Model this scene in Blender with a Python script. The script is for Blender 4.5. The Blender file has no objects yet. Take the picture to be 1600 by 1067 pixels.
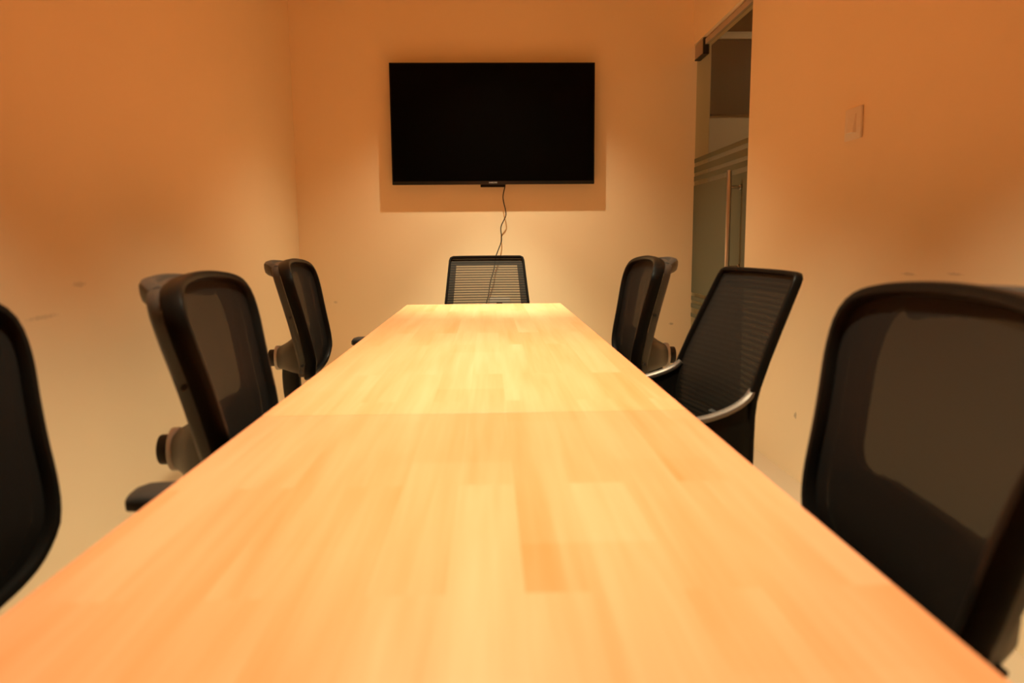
import bpy, bmesh, math, random
from mathutils import Vector, Matrix
random.seed(4)
scene = bpy.context.scene
COL = scene.collection
R = math.radians

# ------------------------------------------------------------------ dimensions (metres; camera stands at x=0, y=0)
XL, XR = -1.315, 1.415            # left / right wall faces
YB, YF = 5.20, -2.20              # far wall (with TV) / wall behind the camera
ZC = 2.75                         # ceiling
YD = 4.055                        # near edge of the door opening
XG = 1.444                        # glass door plane
ZH = 2.425                        # door head
TT = 0.75                         # table top height


# ------------------------------------------------------------------ small helpers
def tag(o, label=None, cat=None, group=None, kind=None):
    if label: o['label'] = label
    if cat: o['category'] = cat
    if group: o['group'] = group
    if kind: o['kind'] = kind
    return o


def link_mesh(name, bm, mats, parent=None, smooth=True, angle=40):
    me = bpy.data.meshes.new(name)
    bmesh.ops.recalc_face_normals(bm, faces=bm.faces[:])
    if smooth:
        for f in bm.faces: f.smooth = True
        for e in bm.edges:
            if len(e.link_faces) == 2 and e.calc_face_angle(0) > R(angle): e.smooth = False
    bm.to_mesh(me); bm.free()
    if not isinstance(mats, (list, tuple)): mats = [mats]
    for m in mats: me.materials.append(m)
    o = bpy.data.objects.new(name, me)
    COL.objects.link(o)
    if parent: o.parent = parent
    return o


def empty(name, loc=(0, 0, 0), rz=0):
    o = bpy.data.objects.new(name, None)
    o.empty_display_size = .1
    COL.objects.link(o); o.location = loc; o.rotation_euler = (0, 0, rz)
    return o


def box(bm, lo, hi, bev=0, seg=2, mat=0):
    sx, sy, sz = (hi[i] - lo[i] for i in range(3))
    c = [(hi[i] + lo[i]) / 2 for i in range(3)]
    t = bmesh.new()
    bmesh.ops.create_cube(t, size=1, matrix=Matrix.Translation(c) @ Matrix.Diagonal((sx, sy, sz, 1)))
    if bev: bmesh.ops.bevel(t, geom=t.edges[:], offset=bev, segments=seg, affect='EDGES', profile=.5)
    for f in t.faces: f.material_index = mat
    merge(bm, t)


def merge(bm, t):
    me = bpy.data.meshes.new('tmp'); t.to_mesh(me); t.free()
    bm.from_mesh(me); bpy.data.meshes.remove(me)


def cyl(bm, a, b, r1, r2=None, n=24, bev=0):
    a, b = Vector(a), Vector(b); d = b - a
    if r2 is None: r2 = r1
    t = bmesh.new()
    bmesh.ops.create_cone(t, cap_ends=True, segments=n, radius1=r1, radius2=r2, depth=d.length)
    if bev:
        ed = [e for e in t.edges if any(len(f.verts) > 4 for f in e.link_faces)]
        bmesh.ops.bevel(t, geom=ed, offset=bev, segments=2, affect='EDGES', profile=.5)
    M = Matrix.Translation((a + b) / 2) @ d.to_track_quat('Z', 'Y').to_matrix().to_4x4()
    bmesh.ops.transform(t, matrix=M, verts=t.verts[:])
    merge(bm, t)


def loft(bm, rings, closed_ring=True, cap=True, closed_path=False, mat=0):
    V = [[bm.verts.new(p) for p in r] for r in rings]
    n = len(V[0]); m = len(V)
    for i in range(m if closed_path else m - 1):
        A, B = V[i], V[(i + 1) % m]
        for j in range(n if closed_ring else n - 1):
            f = bm.faces.new((A[j], A[(j + 1) % n], B[(j + 1) % n], B[j])); f.material_index = mat
    if cap and not closed_path:
        bm.faces.new(V[0][::-1]).material_index = mat; bm.faces.new(V[-1]).material_index = mat
    return V


def ellipse_section(a, b, n=12, p=2.6):
    out = []
    for k in range(n):
        t = 2 * math.pi * k / n
        c, s = math.cos(t), math.sin(t)
        out.append((a * math.copysign(abs(c) ** (2 / p), c), b * math.copysign(abs(s) ** (2 / p), s)))
    return out


def sweep(bm, path, section, normals, closed=False, cap=True, scale=None):
    """section (p,q): p along T x N, q along N"""
    n = len(path); rings = []
    for i in range(n):
        P = Vector(path[i])
        A = Vector(path[(i - 1) % n]) if (closed or i > 0) else P
        B = Vector(path[(i + 1) % n]) if (closed or i < n - 1) else P
        T = (B - A).normalized()
        N = Vector(normals[i] if isinstance(normals, list) else normals)
        N = (N - T * N.dot(T)).normalized()
        Bn = T.cross(N).normalized()
        s = scale[i] if scale else 1
        rings.append([P + Bn * (p * s) + N * (q * s) for p, q in section])
    loft(bm, rings, cap=cap, closed_path=closed)


def catmull(pts, per=4, closed=False):
    out = []; n = len(pts)
    pts = [Vector(p) for p in pts]
    for i in range(n if closed else n - 1):
        if closed: p0, p1, p2, p3 = pts[(i - 1) % n], pts[i], pts[(i + 1) % n], pts[(i + 2) % n]
        else: p0, p1, p2, p3 = pts[max(i - 1, 0)], pts[i], pts[i + 1], pts[min(i + 2, n - 1)]
        for k in range(per):
            t = k / per
            out.append(.5 * ((2 * p1) + (p2 - p0) * t + (2 * p0 - 5 * p1 + 4 * p2 - p3) * t * t + (3 * p1 - p0 - 3 * p2 + p3) * t ** 3))
    if not closed: out.append(pts[-1])
    return out


def lerp_table(tb, z):
    if z <= tb[0][0]: return tb[0][1]
    for (a, va), (b, vb) in zip(tb, tb[1:]):
        if z <= b:
            t = (z - a) / (b - a); return va + (vb - va) * t
    return tb[-1][1]


# ------------------------------------------------------------------ materials (all procedural)
def new_mat(name):
    m = bpy.data.materials.new(name); m.use_nodes = True
    nt = m.node_tree
    return m, nt, nt.nodes['Principled BSDF'], nt.nodes['Material Output']


def simple(name, col, rough=.5, metal=0, spec=.5, bump=0, bscale=300):
    m, nt, b, o = new_mat(name)
    b.inputs['Base Color'].default_value = (*col, 1)
    b.inputs['Roughness'].default_value = rough
    b.inputs['Metallic'].default_value = metal
    b.inputs['Specular IOR Level'].default_value = spec
    if bump:
        tc = nt.nodes.new('ShaderNodeTexCoord'); nz = nt.nodes.new('ShaderNodeTexNoise')
        nz.inputs['Scale'].default_value = bscale; nz.inputs['Detail'].default_value = 3
        bp = nt.nodes.new('ShaderNodeBump'); bp.inputs['Strength'].default_value = bump; bp.inputs['Distance'].default_value = .002
        nt.links.new(tc.outputs['Object'], nz.inputs['Vector']); nt.links.new(nz.outputs['Fac'], bp.inputs['Height'])
        nt.links.new(bp.outputs['Normal'], b.inputs['Normal'])
    return m


def math_node(nt, op, a, b=None, c=None):
    n = nt.nodes.new('ShaderNodeMath'); n.operation = op
    for i, v in enumerate((a, b, c)):
        if v is None: continue
        if isinstance(v, (int, float)): n.inputs[i].default_value = v
        else: nt.links.new(v, n.inputs[i])
    return n.outputs[0]


WALL = (.86, .70, .465)


def wall_mat(name, marks=()):
    """painted plaster, with a few small scuff marks ((x,y,z),(rx,ry,rz),strength)"""
    m, nt, b, o = new_mat(name)
    geo = nt.nodes.new('ShaderNodeNewGeometry')
    nz = nt.nodes.new('ShaderNodeTexNoise'); nz.inputs['Scale'].default_value = 1.7; nz.inputs['Detail'].default_value = 4
    nt.links.new(geo.outputs['Position'], nz.inputs['Vector'])
    rp = nt.nodes.new('ShaderNodeMapRange'); rp.inputs[3].default_value = .965; rp.inputs[4].default_value = 1.02
    nt.links.new(nz.outputs['Fac'], rp.inputs[0])
    fac = rp.outputs[0]
    n2 = nt.nodes.new('ShaderNodeTexNoise'); n2.inputs['Scale'].default_value = 60; n2.inputs['Detail'].default_value = 3
    nt.links.new(geo.outputs['Position'], n2.inputs['Vector'])
    for c, r, s in marks:
        sub = nt.nodes.new('ShaderNodeVectorMath'); sub.operation = 'SUBTRACT'; sub.inputs[1].default_value = c
        nt.links.new(geo.outputs['Position'], sub.inputs[0])
        dv = nt.nodes.new('ShaderNodeVectorMath'); dv.operation = 'DIVIDE'; dv.inputs[1].default_value = r
        nt.links.new(sub.outputs[0], dv.inputs[0])
        ln = nt.nodes.new('ShaderNodeVectorMath'); ln.operation = 'LENGTH'; nt.links.new(dv.outputs[0], ln.inputs[0])
        wob = math_node(nt, 'ADD', ln.outputs['Value'], math_node(nt, 'MULTIPLY', n2.outputs['Fac'], .9))
        mr = nt.nodes.new('ShaderNodeMapRange'); mr.inputs[1].default_value = .8; mr.inputs[2].default_value = 1.4
        mr.inputs[3].default_value = 1 - s; mr.inputs[4].default_value = 1
        nt.links.new(wob, mr.inputs[0])
        fac = math_node(nt, 'MULTIPLY', fac, mr.outputs[0])
    mx = nt.nodes.new('ShaderNodeVectorMath'); mx.operation = 'SCALE'; mx.inputs[0].default_value = WALL
    nt.links.new(fac, mx.inputs['Scale'])
    nt.links.new(mx.outputs[0], b.inputs['Base Color'])
    b.inputs['Roughness'].default_value = .55; b.inputs['Specular IOR Level'].default_value = .25
    bp = nt.nodes.new('ShaderNodeBump'); bp.inputs['Strength'].default_value = .06; bp.inputs['Distance'].default_value = .002
    n3 = nt.nodes.new('ShaderNodeTexNoise'); n3.inputs['Scale'].default_value = 90
    nt.links.new(geo.outputs['Position'], n3.inputs['Vector'])
    nt.links.new(n3.outputs['Fac'], bp.inputs['Height']); nt.links.new(bp.outputs['Normal'], b.inputs['Normal'])
    return m


def wood_mat(name):
    m, nt, b, o = new_mat(name)
    tc = nt.nodes.new('ShaderNodeTexCoord'); sp = nt.nodes.new('ShaderNodeSeparateXYZ')
    nt.links.new(tc.outputs['Object'], sp.inputs[0])
    X, Y = sp.outputs[0], sp.outputs[1]

    def staves(w, h, off, shift):
        cb = nt.nodes.new('ShaderNodeCombineXYZ')
        nt.links.new(math_node(nt, 'ADD', Y, shift + 20), cb.inputs[0]); nt.links.new(math_node(nt, 'ADD', X, 5.02), cb.inputs[1])
        br = nt.nodes.new('ShaderNodeTexBrick'); br.offset = off; br.offset_frequency = 2; br.squash = 1
        br.inputs['Scale'].default_value = 1; br.inputs['Brick Width'].default_value = w; br.inputs['Row Height'].default_value = h
        br.inputs['Mortar Size'].default_value = .0; br.inputs['Color1'].default_value = (0, 0, 0, 1); br.inputs['Color2'].default_value = (1, 1, 1, 1)
        br.inputs['Mortar'].default_value = (.5, .5, .5, 1); br.inputs['Bias'].default_value = 0
        nt.links.new(cb.outputs[0], br.inputs['Vector'])
        return br.outputs['Color']
    s1 = staves(.93, .082, .37, .0); s2 = staves(.61, .164, .45, .21)

    def noise(sx, sy, detail, dist=0):
        mp = nt.nodes.new('ShaderNodeMapping'); mp.inputs['Scale'].default_value = (sx, sy, 1)
        nt.links.new(tc.outputs['Object'], mp.inputs[0])
        # every stave has its own grain: shift by the stave's random tone
        ad = nt.nodes.new('ShaderNodeVectorMath'); ad.operation = 'ADD'
        sc = nt.nodes.new('ShaderNodeVectorMath'); sc.operation = 'SCALE'; sc.inputs['Scale'].default_value = 23
        nt.links.new(s1, sc.inputs[0]); nt.links.new(mp.outputs[0], ad.inputs[0]); nt.links.new(sc.outputs[0], ad.inputs[1])
        n = nt.nodes.new('ShaderNodeTexNoise'); n.inputs['Scale'].default_value = 1; n.inputs['Detail'].default_value = detail; n.inputs['Distortion'].default_value = dist
        nt.links.new(ad.outputs[0], n.inputs['Vector']); return n.outputs['Fac']
    g1 = noise(26, 1.1, 5, .8); g2 = noise(110, 3.2, 3)
    g3 = noise(9, .8, 3, 1.2)
    f = math_node(nt, 'ADD', math_node(nt, 'MULTIPLY', s1, .14), math_node(nt, 'MULTIPLY', s2, .10))
    f = math_node(nt, 'ADD', f, math_node(nt, 'MULTIPLY', g1, .42))
    f = math_node(nt, 'ADD', f, math_node(nt, 'MULTIPLY', g2, .22))
    f = math_node(nt, 'ADD', f, math_node(nt, 'MULTIPLY', g3, .55))
    rp = nt.nodes.new('ShaderNodeValToRGB')
    rp.color_ramp.elements[0].position = .35; rp.color_ramp.elements[0].color = (.66, .225, .064, 1)
    rp.color_ramp.elements[1].position = 1.0; rp.color_ramp.elements[1].color = (.88, .388, .20, 1)
    nt.links.new(f, rp.inputs[0])
    nt.links.new(rp.outputs[0], b.inputs['Base Color'])
    b.inputs['Roughness'].default_value = .42; b.inputs['Specular IOR Level'].default_value = .5
    return m


def mesh_fabric(name, col, trans, pitch, duty, sheer, weave=True):
    """woven mesh: horizontal cords (pitch in m) opaque over 'duty' of the pitch, the gaps let 'sheer' through"""
    m, nt, b, o = new_mat(name)
    b.inputs['Base Color'].default_value = (*col, 1); b.inputs['Roughness'].default_value = .65; b.inputs['Specular IOR Level'].default_value = .12
    tc = nt.nodes.new('ShaderNodeTexCoord'); sp = nt.nodes.new('ShaderNodeSeparateXYZ')
    nt.links.new(tc.outputs['Object'], sp.inputs[0])
    ph = math_node(nt, 'FRACT', math_node(nt, 'MULTIPLY', sp.outputs[2], 1 / pitch))
    tri = math_node(nt, 'ABSOLUTE', math_node(nt, 'SUBTRACT', ph, .5))          # 0 in the middle of the gap, .5 on the cord
    mr = nt.nodes.new('ShaderNodeMapRange'); mr.interpolation_type = 'SMOOTHSTEP'
    e = .5 * (1 - duty)
    mr.inputs[1].default_value = max(0, e - .08); mr.inputs[2].default_value = e + .08
    mr.inputs[3].default_value = sheer; mr.inputs[4].default_value = trans
    nt.links.new(tri, mr.inputs[0])
    tr = nt.nodes.new('ShaderNodeBsdfTransparent'); mx = nt.nodes.new('ShaderNodeMixShader')
    nt.links.new(mr.outputs[0], mx.inputs[0]); nt.links.new(b.outputs[0], mx.inputs[1]); nt.links.new(tr.outputs[0], mx.inputs[2])
    nt.links.new(mx.outputs[0], o.inputs['Surface'])
    bp = nt.nodes.new('ShaderNodeBump'); bp.inputs['Strength'].default_value = .25; bp.inputs['Distance'].default_value = .002
    nt.links.new(tri, bp.inputs['Height']); nt.links.new(bp.outputs['Normal'], b.inputs['Normal'])
    return m


def glass_mat(name):
    m, nt, b, o = new_mat(name)
    nt.nodes.remove(b)
    tr = nt.nodes.new('ShaderNodeBsdfTransparent'); tr.inputs[0].default_value = (.84, .87, .82, 1)
    gl = nt.nodes.new('ShaderNodeBsdfGlossy'); gl.inputs['Roughness'].default_value = .02
    # Schlick reflectance, the same from either side of the pane
    geo = nt.nodes.new('ShaderNodeNewGeometry')
    dt = nt.nodes.new('ShaderNodeVectorMath'); dt.operation = 'DOT_PRODUCT'
    nt.links.new(geo.outputs['Normal'], dt.inputs[0]); nt.links.new(geo.outputs['Incoming'], dt.inputs[1])
    om = math_node(nt, 'SUBTRACT', 1.0, math_node(nt, 'ABSOLUTE', dt.outputs['Value']))
    fr = math_node(nt, 'ADD', math_node(nt, 'MULTIPLY', math_node(nt, 'POWER', om, 5.0), .5), .02)
    mx = nt.nodes.new('ShaderNodeMixShader')
    nt.links.new(fr, mx.inputs[0]); nt.links.new(tr.outputs[0], mx.inputs[1]); nt.links.new(gl.outputs[0], mx.inputs[2])
    nt.links.new(mx.outputs[0], o.inputs['Surface'])
    return m


def frost_mat(name):
    m, nt, b, o = new_mat(name)
    nt.nodes.remove(b)
    df = nt.nodes.new('ShaderNodeBsdfDiffuse'); df.inputs[0].default_value = (.30, .30, .21, 1)
    tl = nt.nodes.new('ShaderNodeBsdfTranslucent'); tl.inputs[0].default_value = (.16, .18, .14, 1)
    mx = nt.nodes.new('ShaderNodeMixShader'); mx.inputs[0].default_value = .5
    nt.links.new(df.outputs[0], mx.inputs[1]); nt.links.new(tl.outputs[0], mx.inputs[2])
    nt.links.new(mx.outputs[0], o.inputs['Surface'])
    return m


M = {}
M['wall_left'] = wall_mat('painted_plaster_left', [
    ((XL, 2.41, .985), (.3, .055, .012), .18), ((XL, 2.2, .90), (.3, .10, .010), .16), ((XL, 3.42, .80), (.3, .03, .02), .22),
    ((XL, 2.02, .80), (.3, .09, .015), .10)])
M['wall_back'] = wall_mat('painted_plaster_back', [((1.30, YB, .52), (.022, .3, .012), .35), ((-1.08, YB, .70), (.02, .3, .012), .2)])
M['wall_right'] = wall_mat('painted_plaster_right', [
    ((XR, 2.45, .99), (.3, .06, .008), .2), ((XR, 2.2, 1.0), (.3, .05, .007), .18), ((XR, 3.30, .30), (.3, .02, .02), .4)])
M['plaster'] = wall_mat('painted_plaster')
M['ceiling'] = simple('ceiling_paint', (.85, .69, .46), .8, spec=.2)
M['floor'] = simple('floor_tile', (.56, .44, .30), .4)
M['wood'] = wood_mat('laminate_beech')
M['edge'] = simple('laminate_edge_band', (.62, .30, .085), .45)
M['metal_leg'] = simple('grey_powder_coat', (.22, .22, .22), .45, .3)
M['rim'] = simple('black_plastic', (.006, .005, .0042), .36, spec=.08, bump=.12)
M['shell'] = simple('charcoal_plastic', (.036, .030, .025), .42, bump=.2)
M['black'] = simple('matt_black', (.010, .009, .008), .55)
M['fabric'] = simple('black_fabric', (.016, .014, .013), .9, bump=.6, bscale=500)
M['silver'] = simple('satin_silver', (.58, .55, .51), .4, .25)
M['satin'] = simple('dark_satin_rim', (.20, .17, .145), .46, .8)
M['pad'] = simple('soft_black_rubber', (.022, .018, .015), .55)
M['mesh'] = mesh_fabric('fine_black_mesh', (.0055, .0042, .0034), .035, .0032, .55, .095)
M['sheer'] = mesh_fabric('ribbed_sheer_mesh', (.030, .021, .014), .03, .0149, .42, .42)
M['sheer_edge'] = mesh_fabric('ribbed_mesh_border', (.008, .006, .0045), .0, .0149, .5, .05)
M['dense'] = mesh_fabric('ribbed_dense_mesh', (.011, .0085, .0065), .01, .0149, .5, .035)
M['dense_edge'] = mesh_fabric('ribbed_dense_border', (.009, .007, .0055), .0, .0149, .5, .02)
M['screen'] = simple('tv_screen', (.0016, .0014, .0012), .22, spec=.04)
M['bezel'] = simple('tv_bezel', (.006, .0055, .005), .35, spec=.3)
M['logo'] = simple('tv_logo_print', (.34, .32, .30), .4)
M['cable'] = simple('black_cable', (.008, .007, .006), .45)
M['switch'] = simple('ivory_switch_plastic', (.78, .70, .58), .4)
M['glass'] = glass_mat('clear_glass')
M['frost'] = frost_mat('frosted_film')
M['chrome'] = simple('brushed_steel', (.50, .47, .44), .30, 1)
M['patch'] = simple('satin_steel_patch', (.42, .36, .31), .5, .6)
M['seal'] = simple('pale_seal', (.42, .34, .26), .6)
M['patch_edge'] = simple('dark_patch_gasket', (.02, .018, .016), .5)
M['board'] = simple('dark_brown_board', (.020, .013, .009), .6)
M['corr_wall'] = simple('corridor_paint', (.62, .50, .38), .7)

# ------------------------------------------------------------------ the setting
def struct(name, bm, mat, parent=None):
    o = link_mesh(name, bm, mat, parent, smooth=False)
    if parent is None: o['kind'] = 'structure'
    return o


XC = 3.2; YC = 6.25               # corridor beyond the glass door
b = bmesh.new(); box(b, (XL - .12, YF - .12, -.1), (XC + .12, YC + .12, 0)); struct('floor', b, M['floor'])
b = bmesh.new(); box(b, (XL - .12, YF - .12, ZC), (XR + .12, YB + .12, ZC + .1)); struct('ceiling', b, M['ceiling'])
b = bmesh.new(); box(b, (XL - .12, YF - .12, 0), (XL, YB + .12, ZC)); struct('wall_left', b, M['wall_left'])
b = bmesh.new(); box(b, (XL, YB, 0), (XR + .12, YB + .12, ZC)); struct('wall_back', b, M['wall_back'])
b = bmesh.new(); box(b, (XL, YF - .12, 0), (XR + .12, YF, ZC)); struct('wall_front', b, M['plaster'])
b = bmesh.new(); box(b, (XR, YF, 0), (XR + .12, YD, ZC)); box(b, (XR, YD, ZH), (XR + .12, YB, ZC)); struct('wall_right', b, M['wall_right'])
b = bmesh.new(); box(b, (XR + .12, YC, 0), (XC, YC + .12, 2.80)); struct('wall_corridor_end', b, M['corr_wall'])
b = bmesh.new(); box(b, (XC, YF, 0), (XC + .12, YC + .12, 2.80)); struct('wall_corridor_side', b, M['corr_wall'])
b = bmesh.new(); box(b, (XR + .12, YB + .12, 0), (XR + .16, YC, 2.80)); struct('wall_corridor_return', b, M['corr_wall'])
b = bmesh.new(); box(b, (XR + .12, YF - .12, 0), (XC, YF, 2.80)); struct('wall_corridor_front', b, M['corr_wall'])
b = bmesh.new(); box(b, (XR + .12, YF - .12, 2.80), (XC + .12, YC + .12, 2.90)); struct('ceiling_corridor', b, M['board'])

# glass door in the right wall, hinged at the far corner
door = empty('door_1', (XG, YB - .01, 0)); tag(door, kind='structure')
ox, oy = XG, YB - .01
b = bmesh.new(); box(b, (-.006, YD + .012 - oy, .01), (.006, -.004, ZH - .012), .001, 1)
tag(link_mesh('glass_panel', b, M['glass'], door, smooth=False), 'clear glass pane of the door')
b = bmesh.new()
for z0, z1 in ((1.640, 1.668), (1.572, 1.612), (1.515, 1.547), (.745, 1.485), (.69, .72), (.638, .668), (.572, .60)):
    box(b, (-.0082, YD + .012 - oy, z0), (-.0064, -.004, z1))
tag(link_mesh('frosted_film', b, M['frost'], door, smooth=False), 'grey green frosted film with clear lines')
b = bmesh.new(); box(b, (-.022, -.19, ZH - .098), (.022, -.004, ZH - .006), .004, 2)
pf = tag(link_mesh('hinge_patch', b, M['patch'], door), 'steel corner patch hinge')
b = bmesh.new(); box(b, (-.0235, -.205, ZH - .106), (.018, -.188, ZH - .004), .002, 1); box(b, (-.0235, -.205, ZH - .106), (.018, -.004, ZH - .097), .002, 1)
link_mesh('gasket', b, M['patch_edge'], pf)
b = bmesh.new(); box(b, (-.022, -.19, .012), (.022, -.004, .10), .004, 2); link_mesh('hinge_patch', b, M['patch'], door)
b = bmesh.new(); box(b, (-.0105, YD + .012 - oy, ZH - .046), (.0105, -.206, ZH - .0125)); tag(link_mesh('top_seal', b, M['seal'], door, smooth=False), 'pale strip along the top of the glass')
hy = 4.205 - oy; hx = -.078
b = bmesh.new(); cyl(b, (hx, hy, .86), (hx, hy, 1.500), .0135, n=20, bev=.002)
hd = tag(link_mesh('handle', b, M['chrome'], door), 'tall round steel pull bar')
b = bmesh.new()
for z in (.955, 1.405):
    cyl(b, (hx + .008, hy, z), (-.009, hy, z), .0095, n=16); cyl(b, (-.018, hy, z), (-.0065, hy, z), .015, n=18, bev=.002)
link_mesh('standoff', b, M['chrome'], hd)

# ------------------------------------------------------------------ corridor wall board seen through the glass
nb = empty('wall_board', (1.77, YC, 2.13))
tag(nb, 'dark brown board on the corridor wall, seen through the glass door', 'board')
b = bmesh.new(); box(b, (0, -.05, 0), (1.25, -.002, .60), .015, 3); link_mesh('panel', b, M['board'], nb)
b = bmesh.new(); box(b, (0.02, -.06, .60), (1.25, -.002, .645), .004, 2); tag(link_mesh('top_strip', b, M['corr_wall'], nb), 'pale strip along the top of the board')

# ------------------------------------------------------------------ conference table
TX0, TX1, TY0, TY1, TSEAM = -.482, .421, -1.25, 4.315, 1.530
table = empty('conference_table', ((TX0 + TX1) / 2, TSEAM, 0))
tag(table, 'long pale beech laminate conference table in the middle of the room', 'table')
hw = (TX1 - TX0) / 2
for y0, y1 in ((.0006, TY1 - TSEAM), (TY0 - TSEAM, -.0006)):
    b = bmesh.new(); box(b, (-hw, y0, TT - .036), (hw, y1, TT), .003, 2)
    for f in b.faces:
        c = f.calc_center_median(); n = f.normal
        f.material_index = 0 if c.z > TT - .004 else 1
    link_mesh('tabletop', b, [M['wood'], M['edge']], table)
for y in (3.50, 2.44, .42, -.95):
    b = bmesh.new()
    box(b, (-.31, y - TSEAM - .02, 0), (.31, y - TSEAM + .02, .03), .006, 2)
    box(b, (-.24, y - TSEAM - .016, .028), (-.17, y - TSEAM + .016, TT - .037), .005, 2)
    box(b, (.17, y - TSEAM - .016, .028), (.24, y - TSEAM + .016, TT - .037), .005, 2)
    box(b, (-.31, y - TSEAM - .02, TT - .062), (.31, y - TSEAM + .02, TT - .0365), .004, 2)
    link_mesh('leg_frame', b, M['metal_leg'], table)
b = bmesh.new(); box(b, (-.03, TY0 + .3 - TSEAM, TT - .10), (.03, 3.50 - TSEAM, TT - .063), .004, 2); link_mesh('beam', b, M['metal_leg'], table)

# ------------------------------------------------------------------ shared chair undercarriage
def undercarriage(root, seat_mat, seat_hw=.24, y0=-.20, y1=.26):
    # seat cushion: rounded slab
    b = bmesh.new(); rings = []
    prof = [(.86, .425), (.97, .432), (1.0, .45), (1.0, .472), (.965, .49), (.80, .497), (.4, .493)]
    for s, z in prof:
        r = []
        for k in range(40):
            t = 2 * math.pi * k / 40; c, sn = math.cos(t), math.sin(t)
            x = seat_hw * s * math.copysign(abs(c) ** (2 / 4.5), c); y = (y0 + y1) / 2 + (y1 - y0) / 2 * s * math.copysign(abs(sn) ** (2 / 4.5), sn)
            r.append((x, y, z - (.02 if y > y1 - .08 and z > .46 else 0)))
        rings.append(r)
    loft(b, rings); link_mesh('seat', b, seat_mat, root)
    b = bmesh.new(); box(b, (-.09, -.12, .365), (.09, .12, .427), .012, 2); link_mesh('tilt_mechanism', b, M['black'], root)
    b = bmesh.new(); cyl(b, (0, 0, .10), (0, 0, .25), .028, n=20); cyl(b, (0, 0, .24), (0, 0, .37), .016, n=16); link_mesh('gas_column', b, M['black'], root)
    for k in range(5):
        a = 2 * math.pi * k / 5 + .3
        d = Vector((math.cos(a), math.sin(a), 0)); n = Vector((-d.y, d.x, 0))
        b = bmesh.new(); rings = []
        for t, hw_, zt, zb in ((.012, .030, .125, .085), (.12, .024, .112, .076), (.255, .017, .090, .066), (.272, .012, .084, .068)):
            p = d * t
            rings.append([p + n * hw_ + Vector((0, 0, zb)), p - n * hw_ + Vector((0, 0, zb)), p - n * hw_ * .8 + Vector((0, 0, zt)), p + n * hw_ * .8 + Vector((0, 0, zt))])
        loft(b, rings); lg = link_mesh('base_leg', b, M['rim'], root)
        b = bmesh.new(); p = d * .258
        for s in (-1, 1):
            cyl(b, p + n * (s * .006) + Vector((0, 0, .028)), p + n * (s * .024) + Vector((0, 0, .028)), .028, n=18, bev=.003)
        cyl(b, p + Vector((0, 0, .03)), p + Vector((0, 0, .07)), .008, n=10)
        link_mesh('caster', b, M['black'], lg)


# ------------------------------------------------------------------ chair kind 1: framed mesh back with rear shell
BACK_Y = [(z / 100, -.208 - .189 * (max(z / 100, .68) - .72 + max(0, .68 - z / 100) * .4) - .062 * (z / 100 - .72) ** 2) for z in range(48, 112, 4)]
HALF_W = [(.50, .190), (.56, .214), (.62, .228), (.68, .232), (.74, .234), (.80, .242), (.86, .254), (.92, .270), (.98, .284), (1.06, .290)]


def back_point(u, z, off=0.):
    w = lerp_table(HALF_W, z)
    return Vector((u, lerp_table(BACK_Y, z) - .030 + .030 * min(1.2, (u / w) ** 2) + off, z))


OUT = [(0, 1.040), (.10, 1.037), (.19, 1.028), (.245, 1.012), (.272, .982), (.272, .93), (.254, .86), (.242, .80), (.235, .745), (.226, .70), (.204, .652), (.166, .618), (.10, .600)]
OUTLINE = OUT + [(0, .595)] + [(-u, z) for u, z in OUT[:0:-1]]
INN = [(0, 1.026), (.11, 1.022), (.190, 1.008), (.228, .978), (.234, .92), (.222, .86), (.210, .805), (.202, .778), (.180, .756), (.11, .746)]
INLINE = INN + [(0, .744)] + [(-u, z) for u, z in INN[:0:-1]]


def resample(loop, n):
    pts = catmull([(u, z, 0) for u, z in loop], 8, True); m = len(pts)
    L = [0]
    for i in range(m): L.append(L[-1] + (pts[(i + 1) % m] - pts[i]).length)
    out = []; j = 0
    for k in range(n):
        s = L[-1] * k / n
        while L[j + 1] < s: j += 1
        t = (s - L[j]) / max(1e-9, L[j + 1] - L[j])
        p = pts[j].lerp(pts[(j + 1) % m], t); out.append((p.x, p.y))
    return out


NL = 96
OUTL = resample(OUTLINE, NL); INL = resample(INLINE, NL)


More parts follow.
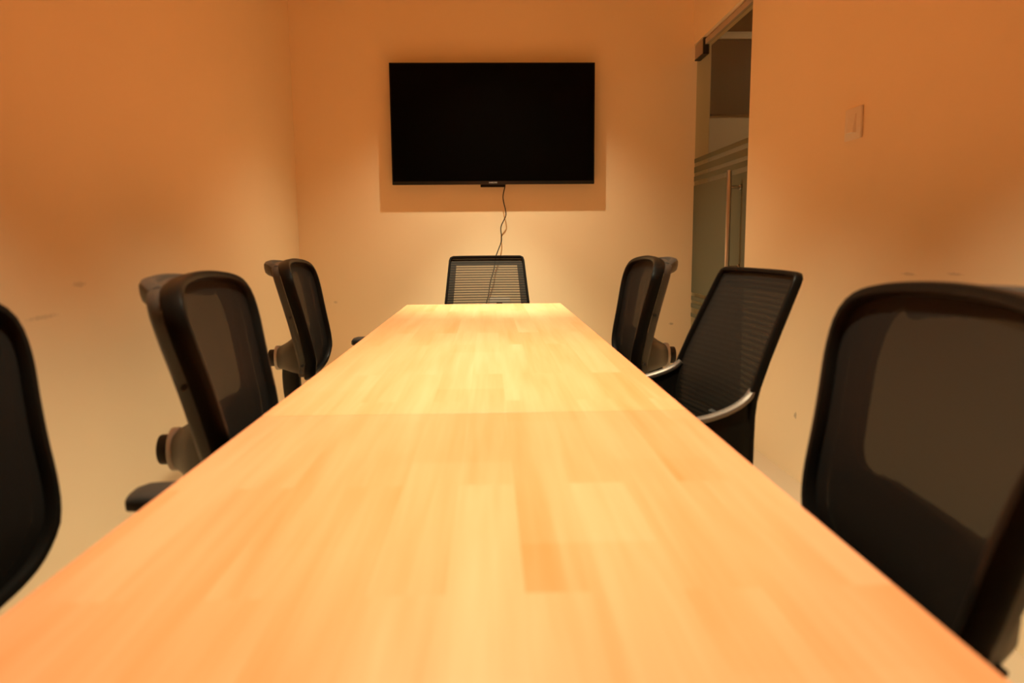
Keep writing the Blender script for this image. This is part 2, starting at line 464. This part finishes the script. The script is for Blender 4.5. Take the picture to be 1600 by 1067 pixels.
def mesh_task_chair():
    root = empty('office_chair')
    # front mesh, stretched inside the frame
    b = bmesh.new(); cz = .80; rings = []
    for s in (1.0, .9, .8, .65, .5, .35, .2, .08):
        rings.append([back_point(u * s, cz + (z - cz) * s) for u, z in OUTL])
    V = loft(b, rings, cap=False); b.faces.new(V[-1])
    link_mesh('mesh_back', b, M['mesh'], root)
    # black front frame
    b = bmesh.new()
    sweep(b, [back_point(u, z, -.004) for u, z in OUTL], ellipse_section(.010, .021, 12, 3.2), Vector((0, 1, .25)), closed=True)
    link_mesh('front_frame', b, M['rim'], root)
    # charcoal rear shell with its window opening
    b = bmesh.new()
    def shell_ring(f, off): return [back_point(u * f, .80 + (z - .80) * f, off) for u, z in OUTL]
    mid = [[(a[0] * (1 - t) + c[0] * t, a[1] * (1 - t) + c[1] * t) for a, c in zip(OUTL, INL)] for t in (.0, .3, .7, 1.0)]
    front = [[back_point(u * .985, z, -.034) for u, z in l] for l in mid]
    rear = [[back_point(u * (.985 if i else .975), z, o) for u, z in l] for i, (l, o) in enumerate(zip(mid, (-.044, -.052, -.052, -.046)))]
    seq = [[back_point(u * .998, z, -.026) for u, z in OUTL]] + front[1:] + rear[::-1]
    loft(b, seq, closed_path=True, cap=False)
    sh = tag(link_mesh('rear_shell', b, M['shell'], root), 'charcoal plastic rear shell')
    # screw recesses on both edges of the shell
    for s in (-1, 1):
        for z in (.845, .665):
            b = bmesh.new()
            w = lerp_table(HALF_W, z); p = back_point(s * w, z, -.037)
            cyl(b, p - Vector((s * .010, 0, 0)), p + Vector((s * .0015, 0, 0)), .0052, n=12)
            link_mesh('screw', b, M['black'], sh)
    # lip rolled back along the top of the shell
    b = bmesh.new(); path = []; N = []
    for k in range(25):
        u = -.185 + .37 * k / 24
        zt = 1.024 - .022 * (u / .245) ** 2 - (.004 if k in (0, 24) else 0)
        path.append(back_point(u, zt, -.040 - .032 * (1 - (u / .185) ** 4))); N.append(Vector((0, 1, .1)))
    sweep(b, path, ellipse_section(.023, .018, 12, 3.0), N)
    link_mesh('top_lip', b, M['shell'], root)
    # lumbar housing tapering back to the pivot
    b = bmesh.new(); rings = []
    for y, w, z0, z1, p in ((-.262, .205, .614, .764, 4), (-.278, .196, .614, .762, 4), (-.300, .160, .616, .748, 3.5), (-.332, .105, .618, .724, 3), (-.360, .058, .620, .708, 2.4), (-.368, .047, .622, .705, 2.2)):
        r = []
        for k in range(28):
            t = 2 * math.pi * k / 28; c, s = math.cos(t), math.sin(t)
            yy = y + (.022 * (abs(c) ** 2) if y > -.30 else 0)
            r.append((w * math.copysign(abs(c) ** (2 / p), c), yy, (z0 + z1) / 2 + (z1 - z0) / 2 * math.copysign(abs(s) ** (2 / p), s)))
        rings.append(r)
    loft(b, rings); hs = link_mesh('lumbar_housing', b, M['shell'], root)
    b = bmesh.new(); cyl(b, (0, -.360, .663), (0, -.378, .663), .048, n=32, bev=.003)
    tag(link_mesh('pivot_ring', b, M['silver'], hs), 'pale silver pivot ring')
    b = bmesh.new(); cyl(b, (0, -.377, .663), (0, -.404, .663), .033, n=28, bev=.005)
    tag(link_mesh('adjuster_knob', b, M['black'], hs), 'black round adjuster knob')
    # spine carrying the back
    b = bmesh.new()
    path = catmull([(0, -.318, .645), (0, -.322, .58), (0, -.315, .50), (0, -.285, .425), (0, -.22, .398), (0, -.10, .394)], 5)
    sweep(b, path, ellipse_section(.034, .030, 16, 4), Vector((1, 0, 0)))
    link_mesh('back_post', b, M['black'], root)
    # arms
    for s in (-1, 1):
        b = bmesh.new()
        path = catmull([(s * .10, .0, .405), (s * .22, .0, .405), (s * .280, .0, .425), (s * .300, .01, .50), (s * .300, .015, .674)], 5)
        sweep(b, path, ellipse_section(.014, .032, 12, 3.5), Vector((0, 1, 0)))
        ap = link_mesh('arm_post', b, M['rim'], root)
        b = bmesh.new(); rings = []
        for y, w, zt, zb in ((-.115, .020, .686, .670), (-.108, .036, .695, .666), (-.09, .043, .700, .666), (-.01, .046, .702, .668), (.07, .045, .701, .668), (.115, .038, .697, .668), (.128, .022, .689, .672)):
            r = []
            for k in range(20):
                t = 2 * math.pi * k / 20; c, sn = math.cos(t), math.sin(t)
                r.append((s * .300 + w * math.copysign(abs(c) ** .6, c), y, (zt + zb) / 2 + (zt - zb) / 2 * math.copysign(abs(sn) ** .6, sn)))
            rings.append(r)
        loft(b, rings); link_mesh('arm_pad', b, M['pad'], ap)
    undercarriage(root, M['fabric'])
    return root


# ------------------------------------------------------------------ chair kind 2: straight ribbed mesh back flaring into side wings
def ribbed_chair(panel, border):
    root = empty('mesh_chair')
    YT = [(.44, -.196), (.54, -.200), (.64, -.200), (.70, -.208), (.76, -.228), (.85, -.267), (1.017, -.343)]
    WT = [(.44, .262), (.60, .262), (.70, .257), (.735, .252), (1.017, .224)]

    def P(u, z, off=0.):
        w = lerp_table(WT, z)
        return Vector((u * w, lerp_table(YT, z) - .022 * (1 - u * u) + off, z))
    us = [-1, -.93, -.83, -.7, -.5, -.25, 0, .25, .5, .7, .83, .93, 1]
    zs = [.50, .55, .60, .64, .67, .70, .73, .76, .80, .85, .90, .94, .968, .99, 1.012]
    b = bmesh.new()
    V = [[b.verts.new(P(u * .985, z)) for u in us] for z in zs]
    for i in range(len(zs) - 1):
        for j in range(len(us) - 1):
            f = b.faces.new((V[i][j], V[i][j + 1], V[i + 1][j + 1], V[i + 1][j]))
            edge = j < 2 or j >= len(us) - 3 or zs[i] >= .966 or zs[i] < .6
            f.material_index = 1 if edge else 0
    link_mesh('mesh_back', b, [panel, border], root)
    # rim: up one side, over the top, down the other
    loop = [(-1, z) for z in (.47, .54, .60, .66, .70, .735, .80, .88, .95)] + [(-1, .995), (-.985, 1.010), (-.93, 1.017), (-.6, 1.018), (-.3, 1.018), (0, 1.018)]
    loop = loop + [(-u, z) for u, z in loop[-2::-1]]
    b = bmesh.new()
    sweep(b, [P(u, z) for u, z in loop], ellipse_section(.0075, .0125, 10, 3.5), Vector((0, 1, .3)))
    link_mesh('back_frame', b, M['rim'], root)
    # side wings: curved shells running forward from the lower back, with a satin rim on their top edge
    for s in (-1, 1):
        top = catmull([(s * .252, -.214, .722), (s * .260, -.194, .702), (s * .271, -.160, .684), (s * .280, -.11, .668), (s * .284, -.05, .657), (s * .284, .06, .652), (s * .280, .14, .640)], 5)
        bot = catmull([(s * .262, -.204, .46), (s * .264, -.19, .45), (s * .270, -.17, .445), (s * .276, -.12, .445), (s * .278, -.05, .45), (s * .278, .05, .46), (s * .276, .12, .50)], 5)
        b = bmesh.new(); rings = []
        for a, c in zip(top, bot):
            m1 = a.lerp(c, .35) + Vector((s * .010, 0, 0)); m2 = a.lerp(c, .7) + Vector((s * .008, 0, 0)); th = Vector((s * .014, 0, 0))
            rings.append([a, m1, m2, c, c - th, m2 - th, m1 - th, a - th])
        loft(b, rings); wg = link_mesh('side_wing', b, M['rim'], root)
        b = bmesh.new()
        sweep(b, [p - Vector((s * .007, 0, -.002)) for p in top], ellipse_section(.0085, .0150, 12, 2.6), Vector((1, 0, 0)))
        tag(link_mesh('wing_rim', b, M['satin'], wg), 'satin silver rim on the wing')
    b = bmesh.new()
    path = catmull([(0, -.236, .62), (0, -.255, .52), (0, -.235, .44), (0, -.18, .40), (0, -.05, .395)], 5)
    sweep(b, path, ellipse_section(.030, .018, 14, 4), Vector((1, 0, 0)))
    link_mesh('back_post', b, M['black'], root)
    undercarriage(root, M['fabric'], .25, -.205, .25)
    return root


def copy_tree(o, parent=None):
    c = o.copy(); COL.objects.link(c)
    if parent: c.parent = parent
    for ch in list(o.children): copy_tree(ch, c)
    return c


def place(o, x, y, rz, label, group=None):
    o.location = (x, y, 0); o.rotation_euler = (0, 0, rz)
    tag(o, label, 'chair', group)


G1 = 'black framed mesh office chairs along the table'
proto = mesh_task_chair()
SPOTS = [
    (-.478, .934, R(-90 + 4.3), 'black mesh office chair cut off by the left edge of the photo'),
    (-.324, 1.633, R(-90 + 5.5), 'black mesh office chair with knob and window back, middle of the left row'),
    (-.467, 2.931, R(-90 + 4.4), 'black mesh office chair on the left side, closest to the television wall'),
    (.324, 2.849, R(90 - .6), 'black mesh office chair on the door side, closest to the television wall'),
    (.302, .936, R(90 - 4.3), 'large blurred black mesh office chair under the light switch, at the right photo edge'),
]
for i, (x, y, rz, lab) in enumerate(SPOTS):
    place(proto if i == 0 else copy_tree(proto), x, y, rz, lab, G1)
place(ribbed_chair(M['sheer'], M['sheer_edge']), -.012, 4.245, R(180), 'see-through ribbed mesh chair at the far end of the table under the television', None)
place(ribbed_chair(M['dense'], M['dense_edge']), .434, 2.060, R(97), 'reclined dark ribbed mesh chair with silver side rims in front of the glass door', None)

# ------------------------------------------------------------------ television, cable, outlet, switch
TVX0, TVX1, TVZ0, TVZ1, TVY = -.645, .727, 1.498, 2.293, 5.10
tv = empty('television', ((TVX0 + TVX1) / 2, YB, TVZ0)); tag(tv, 'large black flat television switched off on the far wall', 'television')
w = (TVX1 - TVX0) / 2; h = TVZ1 - TVZ0; fy = TVY - YB
b = bmesh.new(); box(b, (-w, fy, 0), (w, fy + .028, h), .003, 2); box(b, (-w * .72, fy + .024, .06), (w * .72, fy + .06, h * .72), .012, 2)
link_mesh('housing', b, M['bezel'], tv)
b = bmesh.new(); box(b, (-w + .008, fy - .0012, .022), (w - .008, fy + .002, h - .008)); link_mesh('screen', b, M['screen'], tv, smooth=False)
b = bmesh.new(); box(b, (-.090, fy + .030, -.016), (.080, fy + .05, .06), .002, 1); link_mesh('sensor_bar', b, M['bezel'], tv)
b = bmesh.new(); box(b, (-.22, -.042, .12), (.22, -.001, .50), .004, 1); link_mesh('wall_bracket', b, M['black'], tv)
cu = bpy.data.curves.new('logo_text', 'FONT'); cu.body = 'SAMSUNG'; cu.size = .0125; cu.extrude = .0004; cu.align_x = 'CENTER'; cu.align_y = 'CENTER'; cu.offset = .0004
lo = bpy.data.objects.new('logo_source', cu); COL.objects.link(lo)
bpy.context.view_layer.update()
me = bpy.data.meshes.new_from_object(lo.evaluated_get(bpy.context.evaluated_depsgraph_get()))
bpy.data.objects.remove(lo); me.materials.clear(); me.materials.append(M['logo'])
lg = bpy.data.objects.new('logo', me); COL.objects.link(lg); lg.parent = tv; lg.rotation_euler = (R(90), 0, 0); lg.location = (-.004, fy - .0008, .0115)

b = bmesh.new()
pts = [(.100, 5.158, 1.56), (.119, 5.158, 1.50), (.104, 5.152, 1.415), (.120, 5.152, 1.33), (.121, 5.154, 1.285), (.089, 5.166, 1.215), (.091, 5.172, 1.15), (.089, 5.168, 1.11),
       (.062, 5.155, 1.04), (.048, 5.155, 1.00), (.036, 5.158, .92), (.010, 5.162, .83), (-.004, 5.168, .74), (-.022, 5.172, .66), (.0, 5.172, .57), (.045, 5.170, .56), (.070, 5.168, .62), (.072, 5.165, .655)]
path = catmull(pts, 6)
sweep(b, path, ellipse_section(.0036, .0036, 8, 2), Vector((0, 1, .05)))
cab = empty('power_cable', (.1, 5.16, .6)); cab.location = (0, 0, 0)
tag(cab, 'thin black power cable hanging wavily below the television', 'cable')
link_mesh('cord', b, M['cable'], cab)
b = bmesh.new(); box(b, (.052, 5.150, .655), (.092, 5.1895, .690), .005, 2); link_mesh('plug', b, M['cable'], cab)

so = empty('wall_outlet', (.072, YB, .68)); tag(so, 'pale wall outlet behind the see-through chair', 'outlet')
b = bmesh.new(); box(b, (-.075, -.010, -.045), (.075, -.0005, .045), .003, 2); link_mesh('face_plate', b, M['switch'], so)

sw = empty('light_switch', (XR, 2.874, 1.548)); tag(sw, 'square cream light switch on the right wall', 'switch')
b = bmesh.new(); box(b, (-.010, -.064, -.060), (-.0005, .064, .060), .004, 2); link_mesh('face_plate', b, M['switch'], sw)
b = bmesh.new()
loft(b, [[(-.0095, -.028, -.036), (-.0095, .028, -.036), (-.0095, .028, .036), (-.0095, -.028, .036)],
         [(-.022, -.026, -.034), (-.022, .026, -.034), (-.013, .026, .034), (-.013, -.026, .034)]])
link_mesh('rocker', b, M['switch'], sw, smooth=False)

# ------------------------------------------------------------------ lights: recessed downlights over the table, corridor lamp
WARM = (1.0, .90, .62)
LAMPS = [(.06, 4.42, 440, 132, 54, 1.0), (.05, 2.92, 125, 138, 43, .7), (.06, 1.42, 100, 238, 46, .7), (.02, -.10, 25, 30, 45, .7)]


def downlight(x, y, power, half, blend=.45, rad=.022):
    l = bpy.data.lights.new('downlight', 'SPOT'); l.energy = power; l.color = WARM
    l.spot_size = 2 * R(half); l.spot_blend = blend; l.shadow_soft_size = rad
    o = bpy.data.objects.new('downlight', l); COL.objects.link(o); o.location = (x, y, ZC - .01)
    return o


# each recessed lamp: a bright core beam onto the table and the reflector's wider, weaker skirt
for x, y, core, skirt, half, soft in LAMPS:
    downlight(x, y, core, 29, 1.0)
    downlight(x, y, skirt, half, soft)
l = bpy.data.lights.new('corridor_lamp', 'POINT'); l.energy = 15; l.color = (1, .74, .44); l.shadow_soft_size = .12
o = bpy.data.objects.new('corridor_lamp', l); COL.objects.link(o); o.location = (2.75, 5.0, 2.6)

wd = bpy.data.worlds.new('world'); scene.world = wd; wd.use_nodes = True
wd.node_tree.nodes['Background'].inputs[0].default_value = (0, 0, 0, 1)

# ------------------------------------------------------------------ camera
yaw, pitch, roll = R(1.755), R(-7.69), R(-.48)
f = Vector((math.sin(yaw) * math.cos(pitch), math.cos(yaw) * math.cos(pitch), math.sin(pitch)))
r = Vector((math.cos(yaw), -math.sin(yaw), 0)); u = r.cross(f)
r2 = r * math.cos(roll) + u * math.sin(roll); u2 = -r * math.sin(roll) + u * math.cos(roll)
cam = bpy.data.cameras.new('camera'); cam.sensor_width = 36; cam.lens = 36 * 1150 / 1600; cam.clip_start = .02
cam.dof.use_dof = True; cam.dof.focus_distance = 4.8; cam.dof.aperture_fstop = 3.0
co = bpy.data.objects.new('camera', cam); COL.objects.link(co)
m3 = Matrix((r2, u2, -f)).transposed(); co.matrix_world = Matrix.Translation((0, 0, 1.108)) @ m3.to_4x4()
scene.camera = co

vs = scene.view_settings
vs.view_transform = 'Standard'; vs.look = 'None'; vs.gamma = 1; vs.use_curve_mapping = False
vs.exposure = .10
scene.cycles.max_bounces = 14; scene.cycles.diffuse_bounces = 8; scene.cycles.transparent_max_bounces = 16
scene.cycles.use_denoising = True
